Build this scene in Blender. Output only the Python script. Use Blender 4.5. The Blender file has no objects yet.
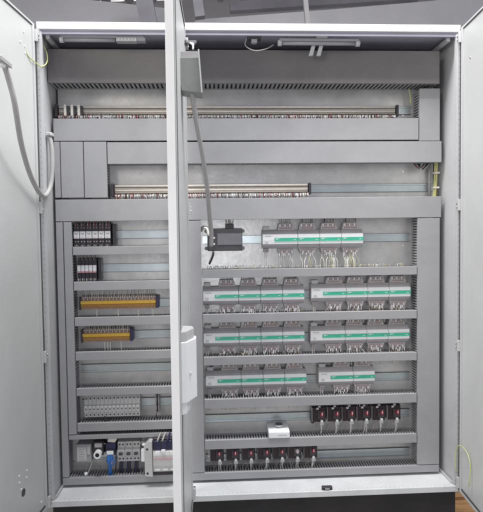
import bpy, math, random
from mathutils import Vector, Matrix
random.seed(7)
S = bpy.context.scene
col = S.collection
# ------------------------------------------------------------------ camera
CP = Vector((0.7177, -2.2975, 1.1649)); YAW, PITCH, ROLL, FPX = 0.0529, -0.0412, -0.0126, 535.93
fwd = Vector((math.sin(YAW)*math.cos(PITCH), math.cos(YAW)*math.cos(PITCH), math.sin(PITCH)))
r0 = Vector((math.cos(YAW), -math.sin(YAW), 0)); u0 = r0.cross(fwd)
rgt = r0*math.cos(ROLL)+u0*math.sin(ROLL); upv = -r0*math.sin(ROLL)+u0*math.cos(ROLL)
cam = bpy.data.cameras.new('camera'); co = bpy.data.objects.new('camera', cam); col.objects.link(co)
m = Matrix((( rgt.x, upv.x, -fwd.x, CP.x), (rgt.y, upv.y, -fwd.y, CP.y), (rgt.z, upv.z, -fwd.z, CP.z), (0, 0, 0, 1)))
co.matrix_world = m
cam.sensor_fit = 'HORIZONTAL'; cam.sensor_width = 36; cam.lens = 36*FPX/483; cam.clip_end = 200; cam.clip_start = .02
cam.dof.use_dof = True; cam.dof.focus_distance = 2.42; cam.dof.aperture_fstop = 16
S.camera = co
def at(x, y, Y):
    """photo measurement -> (X, Z) on the vertical plane at depth Y"""
    d = fwd*FPX+rgt*(x-241.5)-upv*(y-256)
    t = (Y-CP.y)/d.y
    return CP.x+t*d.x, CP.z+t*d.z
# ------------------------------------------------------------------ materials
def mat(name, c, rough=.5, metal=0, noise=.06, scale=8, bump=0, bscale=200, spec=.5, c2=None, stretch=None, trans=0):
    m = bpy.data.materials.new(name); m.use_nodes = True
    n = m.node_tree.nodes; L = m.node_tree.links; b = n['Principled BSDF']
    b.inputs['Roughness'].default_value = rough; b.inputs['Metallic'].default_value = metal
    b.inputs['Specular IOR Level'].default_value = spec
    if trans: b.inputs['Transmission Weight'].default_value = trans
    tc = n.new('ShaderNodeTexCoord'); mp = n.new('ShaderNodeMapping')
    geo = n.new('ShaderNodeNewGeometry')
    L.new(geo.outputs['Position'], mp.inputs['Vector'])
    if stretch: mp.inputs['Scale'].default_value = stretch
    nz = n.new('ShaderNodeTexNoise'); nz.inputs['Scale'].default_value = scale; nz.inputs['Detail'].default_value = 6
    nz.inputs['Roughness'].default_value = .6
    L.new(mp.outputs[0], nz.inputs['Vector'])
    cr = n.new('ShaderNodeValToRGB')
    a = [max(0, v*(1-noise)) for v in c]; z = [min(1, v*(1+noise)) for v in (c2 or c)]
    cr.color_ramp.elements[0].position = .3; cr.color_ramp.elements[1].position = .7
    cr.color_ramp.elements[0].color = (*a, 1); cr.color_ramp.elements[1].color = (*z, 1)
    L.new(nz.outputs['Fac'], cr.inputs['Fac']); L.new(cr.outputs[0], b.inputs['Base Color'])
    mr = n.new('ShaderNodeMapRange'); mr.inputs['To Min'].default_value = rough*.88; mr.inputs['To Max'].default_value = min(1, rough*1.12)
    n2 = n.new('ShaderNodeTexNoise'); n2.inputs['Scale'].default_value = scale*3.1; n2.inputs['Detail'].default_value = 4
    L.new(mp.outputs[0], n2.inputs['Vector']); L.new(n2.outputs['Fac'], mr.inputs['Value']); L.new(mr.outputs[0], b.inputs['Roughness'])
    if bump:
        bp = n.new('ShaderNodeBump'); bp.inputs['Strength'].default_value = bump; bp.inputs['Distance'].default_value = .002
        n3 = n.new('ShaderNodeTexNoise'); n3.inputs['Scale'].default_value = bscale; n3.inputs['Detail'].default_value = 3
        L.new(mp.outputs[0], n3.inputs['Vector']); L.new(n3.outputs['Fac'], bp.inputs['Height']); L.new(bp.outputs[0], b.inputs['Normal'])
    return m
M = {}
M['door'] = mat('door_paint', (.64, .655, .655), .42, noise=.035, scale=2.5, bump=.15, bscale=350)
M['frame'] = mat('frame_paint', (.90, .90, .92), .4, noise=.03, scale=5)
M['side'] = mat('inner_wall_paint', (.56, .565, .585), .45, noise=.05, scale=3)
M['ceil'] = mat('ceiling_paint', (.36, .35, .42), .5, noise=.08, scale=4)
M['floor'] = mat('cabinet_floor_paint', (.74, .76, .78), .4, noise=.05, scale=6, bump=.1)
M['duct_shaded'] = mat('duct_pvc_shaded', (.205, .192, .195), .5, noise=.06, scale=4)  # top duct: shade under the cabinet roof put into a darker, warmer colour
M['duct'] = mat('duct_pvc', (.365, .367, .385), .5, noise=.035, scale=4)
M['duct2'] = mat('duct_body_pvc', (.36, .36, .38), .55, noise=.05, scale=6)
def smudge(m, amt=.12, sc=1.7):
    n = m.node_tree.nodes; L = m.node_tree.links; b = n['Principled BSDF']; lk = b.inputs['Base Color'].links[0]; src = lk.from_socket
    geo = n.new('ShaderNodeNewGeometry'); nz = n.new('ShaderNodeTexNoise'); nz.inputs['Scale'].default_value = sc; nz.inputs['Detail'].default_value = 9; nz.inputs['Roughness'].default_value = .72; nz.inputs['Distortion'].default_value = .6
    L.new(geo.outputs['Position'], nz.inputs['Vector'])
    mr = n.new('ShaderNodeMapRange'); mr.inputs['From Min'].default_value = .35; mr.inputs['From Max'].default_value = .62; mr.inputs['To Min'].default_value = 1-amt; mr.inputs['To Max'].default_value = 1
    L.new(nz.outputs['Fac'], mr.inputs['Value'])
    mx = n.new('ShaderNodeMix'); mx.data_type = 'RGBA'; mx.blend_type = 'MULTIPLY'; mx.inputs[0].default_value = 1
    L.new(src, mx.inputs[6]); L.new(mr.outputs[0], mx.inputs[7]); L.new(mx.outputs[2], b.inputs['Base Color'])
smudge(M['duct'], .13, 2.2); smudge(M['duct_shaded'], .2, 2.5); smudge(M['door'], .09, 1.3); smudge(M['floor'], .16, 5); smudge(M['side'], .12, 2.5)
M['dark'] = mat('dark_wire_fill', (.035, .035, .04), .7, noise=.3, scale=120)
M['zinc'] = mat('galvanized_plate', (.72, .71, .70), .36, metal=.5, noise=.10, scale=14, bump=.25, bscale=60)
M['rail'] = mat('zinc_rail', (.62, .68, .70), .33, metal=.75, noise=.06, scale=20)
M['chrome'] = mat('bright_steel', (.7, .7, .7), .25, metal=1, noise=.05)
M['black'] = mat('black_plastic', (.040, .032, .042), .42, noise=.2, scale=40)
M['black2'] = mat('charcoal_plastic', (.055, .052, .06), .45, noise=.15, scale=40)
M['slate'] = mat('slate_label', (.13, .125, .145), .35, noise=.1, scale=30)
M['navy'] = mat('dark_blue_plastic', (.03, .032, .09), .45, noise=.2, scale=40)
M['grey'] = mat('grey_plastic', (.40, .385, .40), .5, noise=.08, scale=30)
M['midgrey'] = mat('mid_grey_plastic', (.50, .47, .48), .5, noise=.08, scale=30)
M['lgrey'] = mat('light_grey_plastic', (.56, .56, .57), .45, noise=.05, scale=30)
M['white'] = mat('white_plastic', (.90, .91, .93), .4, noise=.03, scale=20)
M['green'] = mat('green_label', (.06, .50, .33), .4, noise=.08, scale=30)
M['edge'] = mat('white_door_edge', (.92, .92, .93), .4, noise=.03)
M['maroon'] = mat('dark_maroon_plastic', (.030, .017, .022), .4, noise=.2, scale=40)
M['red'] = mat('red_plastic', (.27, .03, .05), .4, noise=.15, scale=60)
M['dred'] = mat('dark_red_terminals', (.34, .23, .24), .5, noise=.3, scale=120)
M['pink'] = mat('pink_label_and_glint', (.74, .42, .46), .5, noise=.2, scale=200)
M['amber'] = mat('amber_plastic', (.76, .47, .06), .4, noise=.1, scale=60)
M['brown'] = mat('orange_brown_plastic', (.36, .19, .06), .45, noise=.15, scale=60)
M['tan'] = mat('tan_plastic', (.42, .33, .28), .5, noise=.2, scale=150)
M['cream'] = mat('cream_marker_strip', (.76, .71, .65), .25, noise=.06, scale=40)
M['beige'] = mat('beige_strip', (.40, .35, .31), .32, noise=.1, scale=60)
M['cover'] = mat('grey_sheet_metal', (.25, .26, .25), .45, noise=.15, scale=9)
smudge(M['zinc'], .16, 3.5)
M['cable'] = mat('grey_cable_sheath', (.42, .41, .41), .5, noise=.06, scale=30)
M['wwhite'] = mat('white_wire', (.78, .77, .72), .5, noise=.05)
M['wgrey'] = mat('grey_wire', (.42, .41, .40), .5, noise=.05)
M['wyel'] = mat('yellow_wire', (.60, .56, .24), .5, noise=.1)
M['wgreen'] = mat('green_wire', (.34, .42, .28), .5, noise=.1)
M['wyg'] = mat('yellow_green_wire', (.58, .62, .26), .45, noise=.12, scale=50)
M['wblue'] = mat('blue_wire', (.02, .15, .50), .4, noise=.1)
M['wred'] = mat('red_wire', (.45, .05, .05), .5, noise=.1)
M['wmauve'] = mat('mauve_wire', (.38, .29, .30), .5, noise=.2)
M['wblk'] = mat('black_wire', (.03, .03, .035), .5, noise=.1)
M['wbrn'] = mat('brown_wire', (.17, .08, .065), .5, noise=.1)
M['lampw'] = mat('lamp_diffuser', (.33, .33, .36), .3, noise=.04)
M['plinth'] = mat('black_plinth', (.022, .020, .022), .6, noise=.3, scale=6)
M['wood'] = mat('pallet_wood', (.50, .28, .12), .7, noise=.3, scale=9, stretch=(1, 6, 6))
M['concrete'] = mat('concrete', (.30, .29, .28), .8, noise=.15, scale=3, bump=.3, bscale=30)
M['bgwall'] = mat('far_wall_grey', (.62, .61, .62), .8, noise=.12, scale=.8)
M['bgroof'] = mat('far_roof_grey', (.50, .49, .51), .8, noise=.25, scale=1.2)
M['bgbeam'] = mat('far_beam_dark', (.44, .43, .47), .7, noise=.2, scale=2)
M['bglight'] = mat('far_panel_light', (.80, .79, .82), .7, noise=.12, scale=.7)
M['rubber_and_gap'] = mat('gasket_and_gap_shade', (.07, .07, .075), .7, noise=.1)
# ------------------------------------------------------------------ mesh builder
class MB:
    def __init__(s): s.v = []; s.f = []; s.mi = []; s.m = []; s.sm = []
    def _m(s, m):
        if m not in s.m: s.m.append(m)
        return s.m.index(m)
    def quad(s, pts, m='grey', sm=False):
        b = len(s.v); s.v += [tuple(p) for p in pts]; s.f.append(tuple(range(b, b+len(pts)))); s.mi.append(s._m(m)); s.sm.append(sm)
    def box(s, x0, x1, y0, y1, z0, z1, m='grey'):
        if x0 > x1: x0, x1 = x1, x0
        if y0 > y1: y0, y1 = y1, y0
        if z0 > z1: z0, z1 = z1, z0
        b = len(s.v)
        s.v += [(x, y, z) for z in (z0, z1) for y in (y0, y1) for x in (x0, x1)]
        for q in ((0, 2, 3, 1), (4, 5, 7, 6), (0, 1, 5, 4), (2, 6, 7, 3), (0, 4, 6, 2), (1, 3, 7, 5)):
            s.f.append(tuple(b+i for i in q)); s.mi.append(s._m(m)); s.sm.append(False)
        return s
    def prism(s, prof, a0, a1, axis='x', m='grey'):
        """prof: list of 2D points; extruded along axis. x: prof=(y,z); z: prof=(x,y); y: prof=(x,z)"""
        def P(p, a):
            return {'x': (a, p[0], p[1]), 'z': (p[0], p[1], a), 'y': (p[0], a, p[1])}[axis]
        n = len(prof); b = len(s.v)
        s.v += [P(p, a0) for p in prof]+[P(p, a1) for p in prof]
        k = s._m(m)
        s.f.append(tuple(b+i for i in range(n))); s.f.append(tuple(b+n+i for i in reversed(range(n))))
        for i in range(n):
            j = (i+1) % n; s.f.append((b+j, b+i, b+n+i, b+n+j))
        s.mi += [k]*(n+2); s.sm += [False]*(n+2)
        return s
    def cyl(s, c, r, h, axis='y', m='grey', n=16, r2=None):
        """cylinder from c along +axis for h"""
        r2 = r if r2 is None else r2
        ax = {'x': Vector((1, 0, 0)), 'y': Vector((0, 1, 0)), 'z': Vector((0, 0, 1))}[axis]
        e1 = {'x': Vector((0, 1, 0)), 'y': Vector((0, 0, 1)), 'z': Vector((1, 0, 0))}[axis]; e2 = ax.cross(e1)
        c = Vector(c); b = len(s.v)
        for k, (rr, o) in enumerate(((r, c), (r2, c+ax*h))):
            for i in range(n):
                t = 2*math.pi*i/n; s.v.append(tuple(o+e1*rr*math.cos(t)+e2*rr*math.sin(t)))
        k = s._m(m)
        s.f.append(tuple(b+i for i in reversed(range(n)))); s.f.append(tuple(b+n+i for i in range(n))); s.mi += [k]*2; s.sm += [False]*2
        for i in range(n):
            j = (i+1) % n; s.f.append((b+i, b+j, b+n+j, b+n+i)); s.mi.append(k); s.sm.append(True)
        return s
    def tube(s, pts, r, m='wwhite', n=6, sub=4, ends=True):
        P = [Vector(p) for p in pts]
        if sub > 1 and len(P) > 2:
            Q = []
            E = [P[0]*2-P[1]]+P+[P[-1]*2-P[-2]]
            for i in range(1, len(E)-2):
                for j in range(sub):
                    t = j/sub; a, b_, c, d = E[i-1], E[i], E[i+1], E[i+2]
                    Q.append(.5*((2*b_)+(c-a)*t+(2*a-5*b_+4*c-d)*t*t+(3*b_-a-3*c+d)*t**3))
            Q.append(P[-1]); P = Q
        b = len(s.v); k = s._m(m)
        up = None
        for i, p in enumerate(P):
            t = (P[min(i+1, len(P)-1)]-P[max(i-1, 0)]).normalized()
            if up is None:
                up = t.cross(Vector((0.31, .52, .79))).normalized()
            up = (up-t*up.dot(t)).normalized(); w = t.cross(up)
            for j in range(n):
                a = 2*math.pi*j/n; s.v.append(tuple(p+up*r*math.cos(a)+w*r*math.sin(a)))
        for i in range(len(P)-1):
            for j in range(n):
                q = (j+1) % n
                s.f.append((b+i*n+j, b+i*n+q, b+(i+1)*n+q, b+(i+1)*n+j)); s.mi.append(k); s.sm.append(True)
        s.f.append(tuple(b+j for j in reversed(range(n)))); s.f.append(tuple(b+(len(P)-1)*n+j for j in range(n))); s.mi += [k]*2; s.sm += [False]*2
        return s
    def build(s, name, parent=None, bevel=0, loc=None, seg=1):
        me = bpy.data.meshes.new(name); me.from_pydata(s.v, [], s.f)
        for m in s.m: me.materials.append(M[m])
        me.polygons.foreach_set('material_index', s.mi); me.polygons.foreach_set('use_smooth', s.sm)
        me.update()
        o = bpy.data.objects.new(name, me); col.objects.link(o)
        if parent: o.parent = parent
        if loc: o.location = loc
        if bevel:
            b = o.modifiers.new('bevel', 'BEVEL'); b.width = bevel; b.segments = seg; b.limit_method = 'ANGLE'; b.angle_limit = math.radians(50)
        return o
def tag(o, label, cat, group=None, kind=None):
    o['label'] = label; o['category'] = cat
    if group: o['group'] = group
    if kind: o['kind'] = kind
    return o
def empty(name, loc, label, cat, group=None, rz=0):
    o = bpy.data.objects.new(name, None); col.objects.link(o); o.location = loc; o.rotation_euler = (0, 0, rz); o.empty_display_size = .05
    return tag(o, label, cat, group)
def copy_tree(o, parent=None):
    c = o.copy(); col.objects.link(c); c.parent = parent
    for ch in list(o.children): copy_tree(ch, c)
    return c
def again(proto, loc, label, name=None):
    c = copy_tree(proto); c.location = loc; c['label'] = label
    return c
ORD = ['first', 'second', 'third', 'fourth', 'fifth', 'sixth', 'seventh', 'eighth']
# ------------------------------------------------------------------ main planes
H, W, DEP = 2.054, 1.8, .26
YF, YP = .118, .212          # duct cover plane, mounting plate plane
# ------------------------------------------------------------------ setting
b = MB(); b.box(-12, 14, -12, 14, -.34, -.30, 'concrete'); b.build('ground')['kind'] = 'structure'
b = MB(); b.box(-9, 12, 6.2, 6.35, -.3, 5.6, 'bgwall'); b.build('far_wall')['kind'] = 'structure'
b = MB()
b.quad([(-9, 6.19, 4.5), (12, 6.19, 5.2), (12, 1.2, 6.2), (-9, 1.2, 6.0)], 'bgroof')
for i in range(60):
    x = -9+i*.35; b.prism([(x, 4.52+i*.0116), (x+.05, 4.44+i*.0116), (x+.12, 4.44+i*.0116), (x+.17, 4.52+i*.0116)], 1.3, 6.18, 'y', 'bgroof')
b.build('roof')['kind'] = 'structure'
def pxpoly(pts, Y0, Y1, m, name, label, cat):
    b = MB(); b.prism([at(x, y, Y0) for x, y in pts], Y0, Y1, 'y', m); o = b.build(name); tag(o, label, cat); return o
pxpoly([(185, 40), (520, 40), (520, -9), (430, 1), (330, 9.5), (196, 19.5)], 4.0, 4.1, 'bglight', 'roof_panel', 'pale grey sloping panel far behind and above the right of the cabinet', 'panel')
pxpoly([(-20, 40), (182, 40), (182, 10), (120, 3), (60, -3), (20, -8), (-20, -12)], 4.4, 4.5, 'bglight', 'ventilation_duct', 'broad light grey sheet of ductwork far behind the top left of the cabinet', 'duct')
def barpx(p, q, w, Y, m, name, label, cat):
    (x0, z0), (x1, z1) = at(*p, Y), at(*q, Y); d = Vector((x1-x0, 0, z1-z0)); L = d.length; a = math.atan2(d.x, d.z)
    b = MB(); b.box(-w/2, w/2, 0, w, 0, L, m); o = b.build(name); o.location = (x0, Y, z0); o.rotation_euler = (0, a, 0); tag(o, label, cat)
    return o
barpx((149, 26), (142, -12), .18, 3.6, 'bgbeam', 'roof_column', 'dark steel column behind the cabinet left of the middle door', 'column')
barpx((308.5, 30), (305, -10), .045, 3.2, 'bgwall', 'hanging_rod', 'thin grey rod hanging behind the cabinet top above the right bay', 'rod')
barpx((200, 16), (196, -12), .10, 3.4, 'bgbeam', 'roof_brace', 'narrow dark brace behind the hinge side of the middle door', 'brace')
barpx((230, 6), (420, -6), .12, 4.9, 'bgbeam', 'roof_beam', 'dark slanting roof beam far above the right bay', 'beam')

# ------------------------------------------------------------------ cabinet body
cab = empty('electrical_cabinet', (0, 0, 0), 'large light grey steel control cabinet standing open on a black plinth', 'cabinet')
b = MB(); b.box(0, W, 0, DEP+.05, H-.030, H, 'frame'); b.build('top_bar', cab, .002)
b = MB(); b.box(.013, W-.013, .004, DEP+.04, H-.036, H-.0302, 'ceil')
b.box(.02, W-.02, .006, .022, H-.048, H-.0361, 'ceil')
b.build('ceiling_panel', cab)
for X in (.030, W-.052):
    b = MB(); b.box(X, X+.016, .024, DEP, H-.062, H-.046, 'side'); b.build('depth_rail', cab, .001)
b = MB(); b.box(.0, .012, .0, DEP+.05, .0275, H-.0302, 'side'); b.box(.0122, .020, .004, .018, .028, H-.037, 'side'); 
for i in range(76):
    z = .06+i*.0252; b.box(.0045, .0075, -.0004, .0, z, z+.0035, 'cover')
b.build('side_wall', cab)
b = MB(); b.box(W-.012, W, .0, DEP+.05, .0275, H-.0302, 'side'); b.box(W-.020, W-.0122, .004, .018, .028, H-.037, 'side')
for i in range(76):
    z = .06+i*.0252; b.box(W-.0075, W-.0045, -.0004, .0, z, z+.0035, 'cover')
b.build('side_wall', cab)
b = MB(); b.box(.0122, W-.0122, DEP, DEP+.01, .03, H-.037, 'side'); b.build('back_wall', cab)
b = MB(); b.box(0, W, 0, DEP+.05, .0, .0272, 'floor')
b.build('floor_tray', cab, .002)
b = MB()
for i in range(84):
    x = .04+i*.0207; b.box(x, x+.004, .012, .0145, .0272, .0275, 'cover')
b.build('floor_perforation', cab)
for X in (.0205, W-.026):
    b = MB(); b.box(X, X+.0055, .02, DEP-.01, .0278, .040, 'side'); b.build('floor_side_rail', cab)
b = MB(); b.box(.578, .606, .002, .03, .028, H-.037, 'frame'); b.build('centre_post', cab, .002)
b = MB(); b.box(.01, W-.01, .012, DEP+.03, -.125, -.0005, 'plinth'); b.build('plinth', cab, .003)
b = MB(); b.box(.022, 1.766, YP, YP+.003, .055, 2.005, 'zinc')
for z in (.11, .6, 1.1, 1.45, 1.715, 1.9):
    for x in (.05, .39, .72, .98, 1.3, 1.62):
        b.cyl((x, YP-.003, z), .006, .004, 'y', 'chrome', 10)
b.build('mounting_plate', cab)
# latch strip hook on the ceiling
def pallet():
    t = empty('wooden_pallet', (1.9, .2, -.3), 'orange brown wooden pallet under the right end of the cabinet', 'pallet')
    b = MB()
    for i in range(5): b.box(-1.95, .42, -.12+i*.13, -.02+i*.13, .145, .170, 'wood')
    b.build('deck_board', t, .002)
    b = MB()
    for x in (-1.9, -.9, -.1, .25): b.box(x, x+.12, -.12, .5, .0, .144, 'wood')
    b.build('block', t, .002)
pallet()
# ------------------------------------------------------------------ doors
def door(name, hx, hy, ang, sgn, w, label, z0=.004, z1=H-.012, th=.027):
    b = MB(); b.box(.002, w, 0, -sgn*th, z0, z1, 'door'); t = b.build('cabinet_door', cab, .0035, seg=2)
    t.location = (hx, hy, 0); t.rotation_euler = (0, 0, ang); t['label'] = label
    b = MB()                                       # folded rim standing proud of the inner face
    e = sgn*.004
    b.box(.009, .024, sgn*.0004, e, z0+.006, z1-.006, 'door'); b.box(w-.018, w-.004, sgn*.0004, e, z0+.006, z1-.006, 'door')
    b.box(.0240, w-.0180, sgn*.0004, e*.98, z1-.013, z1-.006, 'door'); b.box(.0240, w-.0180, sgn*.0004, e*.98, z0+.006, z0+.020, 'door')
    b.build('edge_flange', t)
    b = MB(); g = sgn*.0035
    b.box(.0241, .029, sgn*.0004, g, z0+.021, z1-.021, 'side'); b.box(w-(.060 if name == 'middle_door' else .026), w-.0181, sgn*.0004, g, z0+.021, z1-.021, 'rubber_and_gap')
    b.box(.0290, w-.0260, sgn*.0004, g*.98, z1-.017, z1-.0131, 'rubber_and_gap'); b.box(.0290, w-.0260, sgn*.0004, g*.98, z0+.0201, z0+.028, 'rubber_and_gap')
    b.build('gasket', t)
    b = MB(); b.box(-.006, .0085, sgn*.0004, sgn*.0032, z0+.006, z1-.006, 'rubber_and_gap'); b.build('hinge_gap_strip', t)  # dark strip standing in for the shaded gap between frame and door
    for zh in HZ[name]:
        b = MB()
        b.box(-.002, .012, sgn*.0045, sgn*.014, zh-.024, zh+.024, 'lgrey'); b.box(-.018, -.0018, sgn*.004, sgn*.012, zh-.018, zh+.018, 'cable'); b.box(-.0185, -.0170, sgn*.003, sgn*.0135, zh-.022, zh+.022, 'rubber_and_gap')
        b.cyl((-.010, sgn*.012+(-.004 if sgn < 0 else 0), zh+.008), .0035, .004, 'y', 'chrome', 8)
        b.cyl((-.010, sgn*.012+(-.004 if sgn < 0 else 0), zh-.008), .0035, .004, 'y', 'chrome', 8)
        b.build('hinge', t, .001)
    if name == 'middle_door':
        b = MB(); b.box(w+.0002, w+.003, -sgn*.0265, -sgn*.0005, z0+.001, z1-.001, 'edge'); b.build('edge_trim', t, .001)
    return t
HZ = {'left_door': [at(38, 37, 0)[1], at(41, 208, 0)[1], at(45, 356, 0)[1], .035], 'middle_door': [at(186, 45, 0)[1], at(188, 209, 0)[1], at(190, 372, 0)[1], .045],
      'right_door': [at(460, 38, 0)[1], at(460, 205, 0)[1], at(460, 345, 0)[1], .05]}
ld = door('left_door', -.004, -.012, math.radians(-95.5), 1, .60, 'left cabinet door swung open with grey conduit bracket and four rivets near its bottom')
md = door('middle_door', .6125, -.010, math.radians(-90.9), 1, .565, 'middle cabinet door seen edge on with a white lock housing on its inner face')
rd = door('right_door', 1.7985, -.008, math.radians(-84.0-2), -1, .60, 'right cabinet door swung open with plain pale inner face')
rd.rotation_euler[2] = math.radians(-94.5)
# door fittings
def on_door(dr, x, y):
    a = dr.rotation_euler[2]; nrm = Vector((-math.sin(a), math.cos(a), 0)); p0 = Vector(dr.location)
    d = fwd*FPX+rgt*(x-241.5)-upv*(y-256); t = (p0-CP).dot(nrm)/d.dot(nrm); q = CP+d*t-p0
    return q.dot(Vector((math.cos(a), math.sin(a), 0))), q.z
hx_, hz_ = on_door(ld, 23.4, 492.5); b = MB(); b.cyl((hx_, .0, hz_), .015, .0015, 'y', 'black', 20); b.build('cable_hole', ld)
for px_, py_ in ((26.6, 470.4), (26.4, 477.2), (18.9, 476), (19.2, 482.6), (20.9, 489.2), (41, 501.8), (23.5, 31.5), (20, 41.5), (24.5, 46), (25, 53)):
    x, z = on_door(ld, px_, py_)
    b = MB(); b.cyl((x, .0002, z), .0038, .003, 'y', 'white', 8); b.build('rivet', ld)
for z in (1.88, .10): b = MB(); b.cyl((.10, -.003, z), .004, .003, 'y', 'chrome', 8); b.build('rivet', rd)
for z in (1.9, .35): b = MB(); b.cyl((.07, .0002, z), .003, .003, 'y', 'chrome', 8); b.build('rivet', md)
# lock housing on middle door (a part of the door)
lk = MB()
x0, x1, zt, zb = .40, .53, .845, .575
lk.prism([(x0, .0005), (x1, .0005), (x1-.012, .022), (x0+.05, .050), (x0+.012, .048)], zb+.03, zt-.035, 'z', 'white')
lk.prism([(x0+.004, .0005), (x1-.003, .0005), (x1-.014, .020), (x0+.05, .042), (x0+.014, .036)], zt-.0352, zt, 'z', 'lgrey')
lk.prism([(x0+.03, .0005), (x1-.004, .0005), (x1-.02, .018), (x0+.06, .026)], zb-.01, zb+.0298, 'z', 'white')
lk.cyl((x1-.03, .03, .70), .006, .006, 'y', 'lgrey', 10)
lk.build('lock_housing', md, .003, seg=2)

# ------------------------------------------------------------------ wiring ducts
GD = 'grey slotted wiring ducts on the mounting plate'
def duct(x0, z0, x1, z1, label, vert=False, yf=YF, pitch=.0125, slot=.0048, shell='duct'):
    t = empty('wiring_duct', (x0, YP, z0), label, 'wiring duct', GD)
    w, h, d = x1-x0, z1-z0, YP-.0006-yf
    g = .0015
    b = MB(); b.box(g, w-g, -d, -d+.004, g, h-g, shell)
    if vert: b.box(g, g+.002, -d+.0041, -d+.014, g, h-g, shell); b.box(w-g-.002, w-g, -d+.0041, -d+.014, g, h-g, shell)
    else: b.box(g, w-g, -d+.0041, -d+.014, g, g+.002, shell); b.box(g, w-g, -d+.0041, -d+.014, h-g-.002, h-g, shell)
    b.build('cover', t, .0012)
    b = MB(); L = (h if vert else w); n = int((L-.01)/pitch); off = (L-n*pitch)/2
    def seg(a0, a1, ya, yb, side):
        q = 2*g+.0022
        if vert: X = q if side == 0 else w-q-.002; b.box(X, X+.002, ya, yb, a0, a1, 'duct2')
        else: Z = q if side == 0 else h-q-.002; b.box(a0, a1, ya, yb, Z, Z+.002, 'duct2')
    for side in (0, 1):
        seg(g, L-g, -.016, -.0006, side); seg(g, L-g, -d+.0042, -d+.013, side)
        for i in range(n+1):
            c = off+i*pitch; seg(max(g, c-(pitch-slot)/2), min(L-g, c+(pitch-slot)/2), -d+.0131, -.0161, side)
    b.build('slotted_side', t)
    b = MB(); q = .0105
    b.box(q, w-q, -d+.018, -.004, q, h-q, 'dark')
    b.build('wires_inside', t)
    return t
def dpx(xa, ya, xb, yb, label, vert=False, yf=YF, xr=None, **k):
    xm, ym = (xa+xb)/2, (ya+yb)/2
    X0 = at(xa, ym, yf)[0]; X1 = at(xb, ym, yf)[0]; Z1 = at(xm, ya, yf)[1]; Z0 = at(xm, yb, yf)[1]
    if xr: X0, X1 = xr[0] if xr[0] is not None else X0, xr[1] if xr[1] is not None else X1
    t = duct(X0, Z0, X1, Z1, label, vert, yf, **k); return X0, Z0, X1, Z1
AX0, AX1 = .018, 1.752
A = dpx(47, 49.5, 440, 83.5, 'widest grey duct across the very top of the cabinet', yf=.088, pitch=.0195, slot=.009, shell='duct_shaded')
B = dpx(53, 118, 419, 140.6, 'grey duct just below the long upper terminal strip')
X418 = B[2]
VRX1 = at(440, 217, YF)[0]
C = dpx(107, 141.4, 442, 163.4, 'grey duct just above the short terminal strip')
E = dpx(55, 197.7, 441.5, 219.7, 'grey duct spanning the cabinet just below the short terminal strip')
VRt = dpx(419, 88, 440.5, 141, 'short upright grey duct beside the right end of the long terminal strip', True, xr=(X418+.001, VRX1))
D1 = dpx(60.5, 141.4, 83.6, 198, 'outer short upright grey duct at left between two long ducts', True)
D2 = dpx(84, 141.4, 106.5, 198, 'inner short upright grey duct at left of the short terminal strip', True, xr=(D1[2]+.0008, C[0]-.0008))
R6Z1 = at(250, 471.4, YF)[1]; R6Z0 = at(250, 479, YF)[1]
V0top = dpx(54, 141.4, 60, 198, 'narrow short upright duct at the far left edge of the plate', True, xr=(B[0], D1[0]-.0008))
V0 = (E[0], 0, at(66.0, 350, YF)[0], 0); duct(V0[0], R6Z1+.0008, V0[2], E[1]-.0008, 'narrow tall upright duct at the far left edge of the plate', True)
V0b = (V0[0], V0[2])
L7Z1 = at(120, 433.8, YF)[1]; L7Z0 = at(120, 438.7, YF)[1]
V1 = duct(V0[2]+.0012, L7Z1+.001, at(74.3, 330, YF)[0], E[1]-.0008, 'tall upright grey duct left of the fuse and relay rows', True)
V1x1 = at(74.3, 330, YF)[0]
VC = (at(181, 350, YF)[0], at(203, 350, YF)[0])
duct(VC[0], R6Z1+.0008, VC[1], E[1]-.0008, 'tall upright grey duct right behind the middle door hinge line', True)
VR = (at(417.5, 300, YF)[0], at(440, 300, YF)[0])
duct(VR[0], R6Z1+.0008, VR[1], E[1]-.0008, 'wide tall upright grey duct along the right edge of the plate', True)
names = ['below the six dark relays', 'below the five white topped relays', 'below the longer amber terminal block', 'below the shorter amber terminal block', 'below the empty rail of the left bay', 'below the grey terminal bank of the left bay']
for (ya, yb), nm in zip(((245.9, 254.8), (280.8, 290.2), (316.4, 325.6), (350.8, 359.9), (387.2, 395.2), (421.9, 430.9)), names):
    Z1 = at(122, ya, YF)[1]; Z0 = at(122, yb, YF)[1]
    duct(V1x1+.001, Z0, VC[0]-.001, Z1, 'short horizontal grey duct '+nm)
duct(V0[2]+.001, L7Z0, VC[0]-.001, L7Z1, 'thin grey duct above the contactor and blue cable row')
LRZ = []
names = ['under the topmost controllers with hanging wires', 'under the second row of controllers', 'under the third row of controllers', 'under the lowest row of controllers', 'carrying the small white box below six red knobbed starters']
for (ya, yb), nm in zip(((267.8, 276.7), (312, 321), (354.5, 363.3), (396.4, 406), (437, 446.6)), names):
    Z1 = at(310, ya, YF)[1]; Z0 = at(310, yb, YF)[1]; LRZ.append((Z0, Z1))
    duct(VC[1]+.001, Z0, VR[0]-.001, Z1, 'horizontal grey duct '+nm)
duct(E[0], R6Z0, VR[1], R6Z1, 'full width grey duct along the very bottom of the plate')

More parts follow.
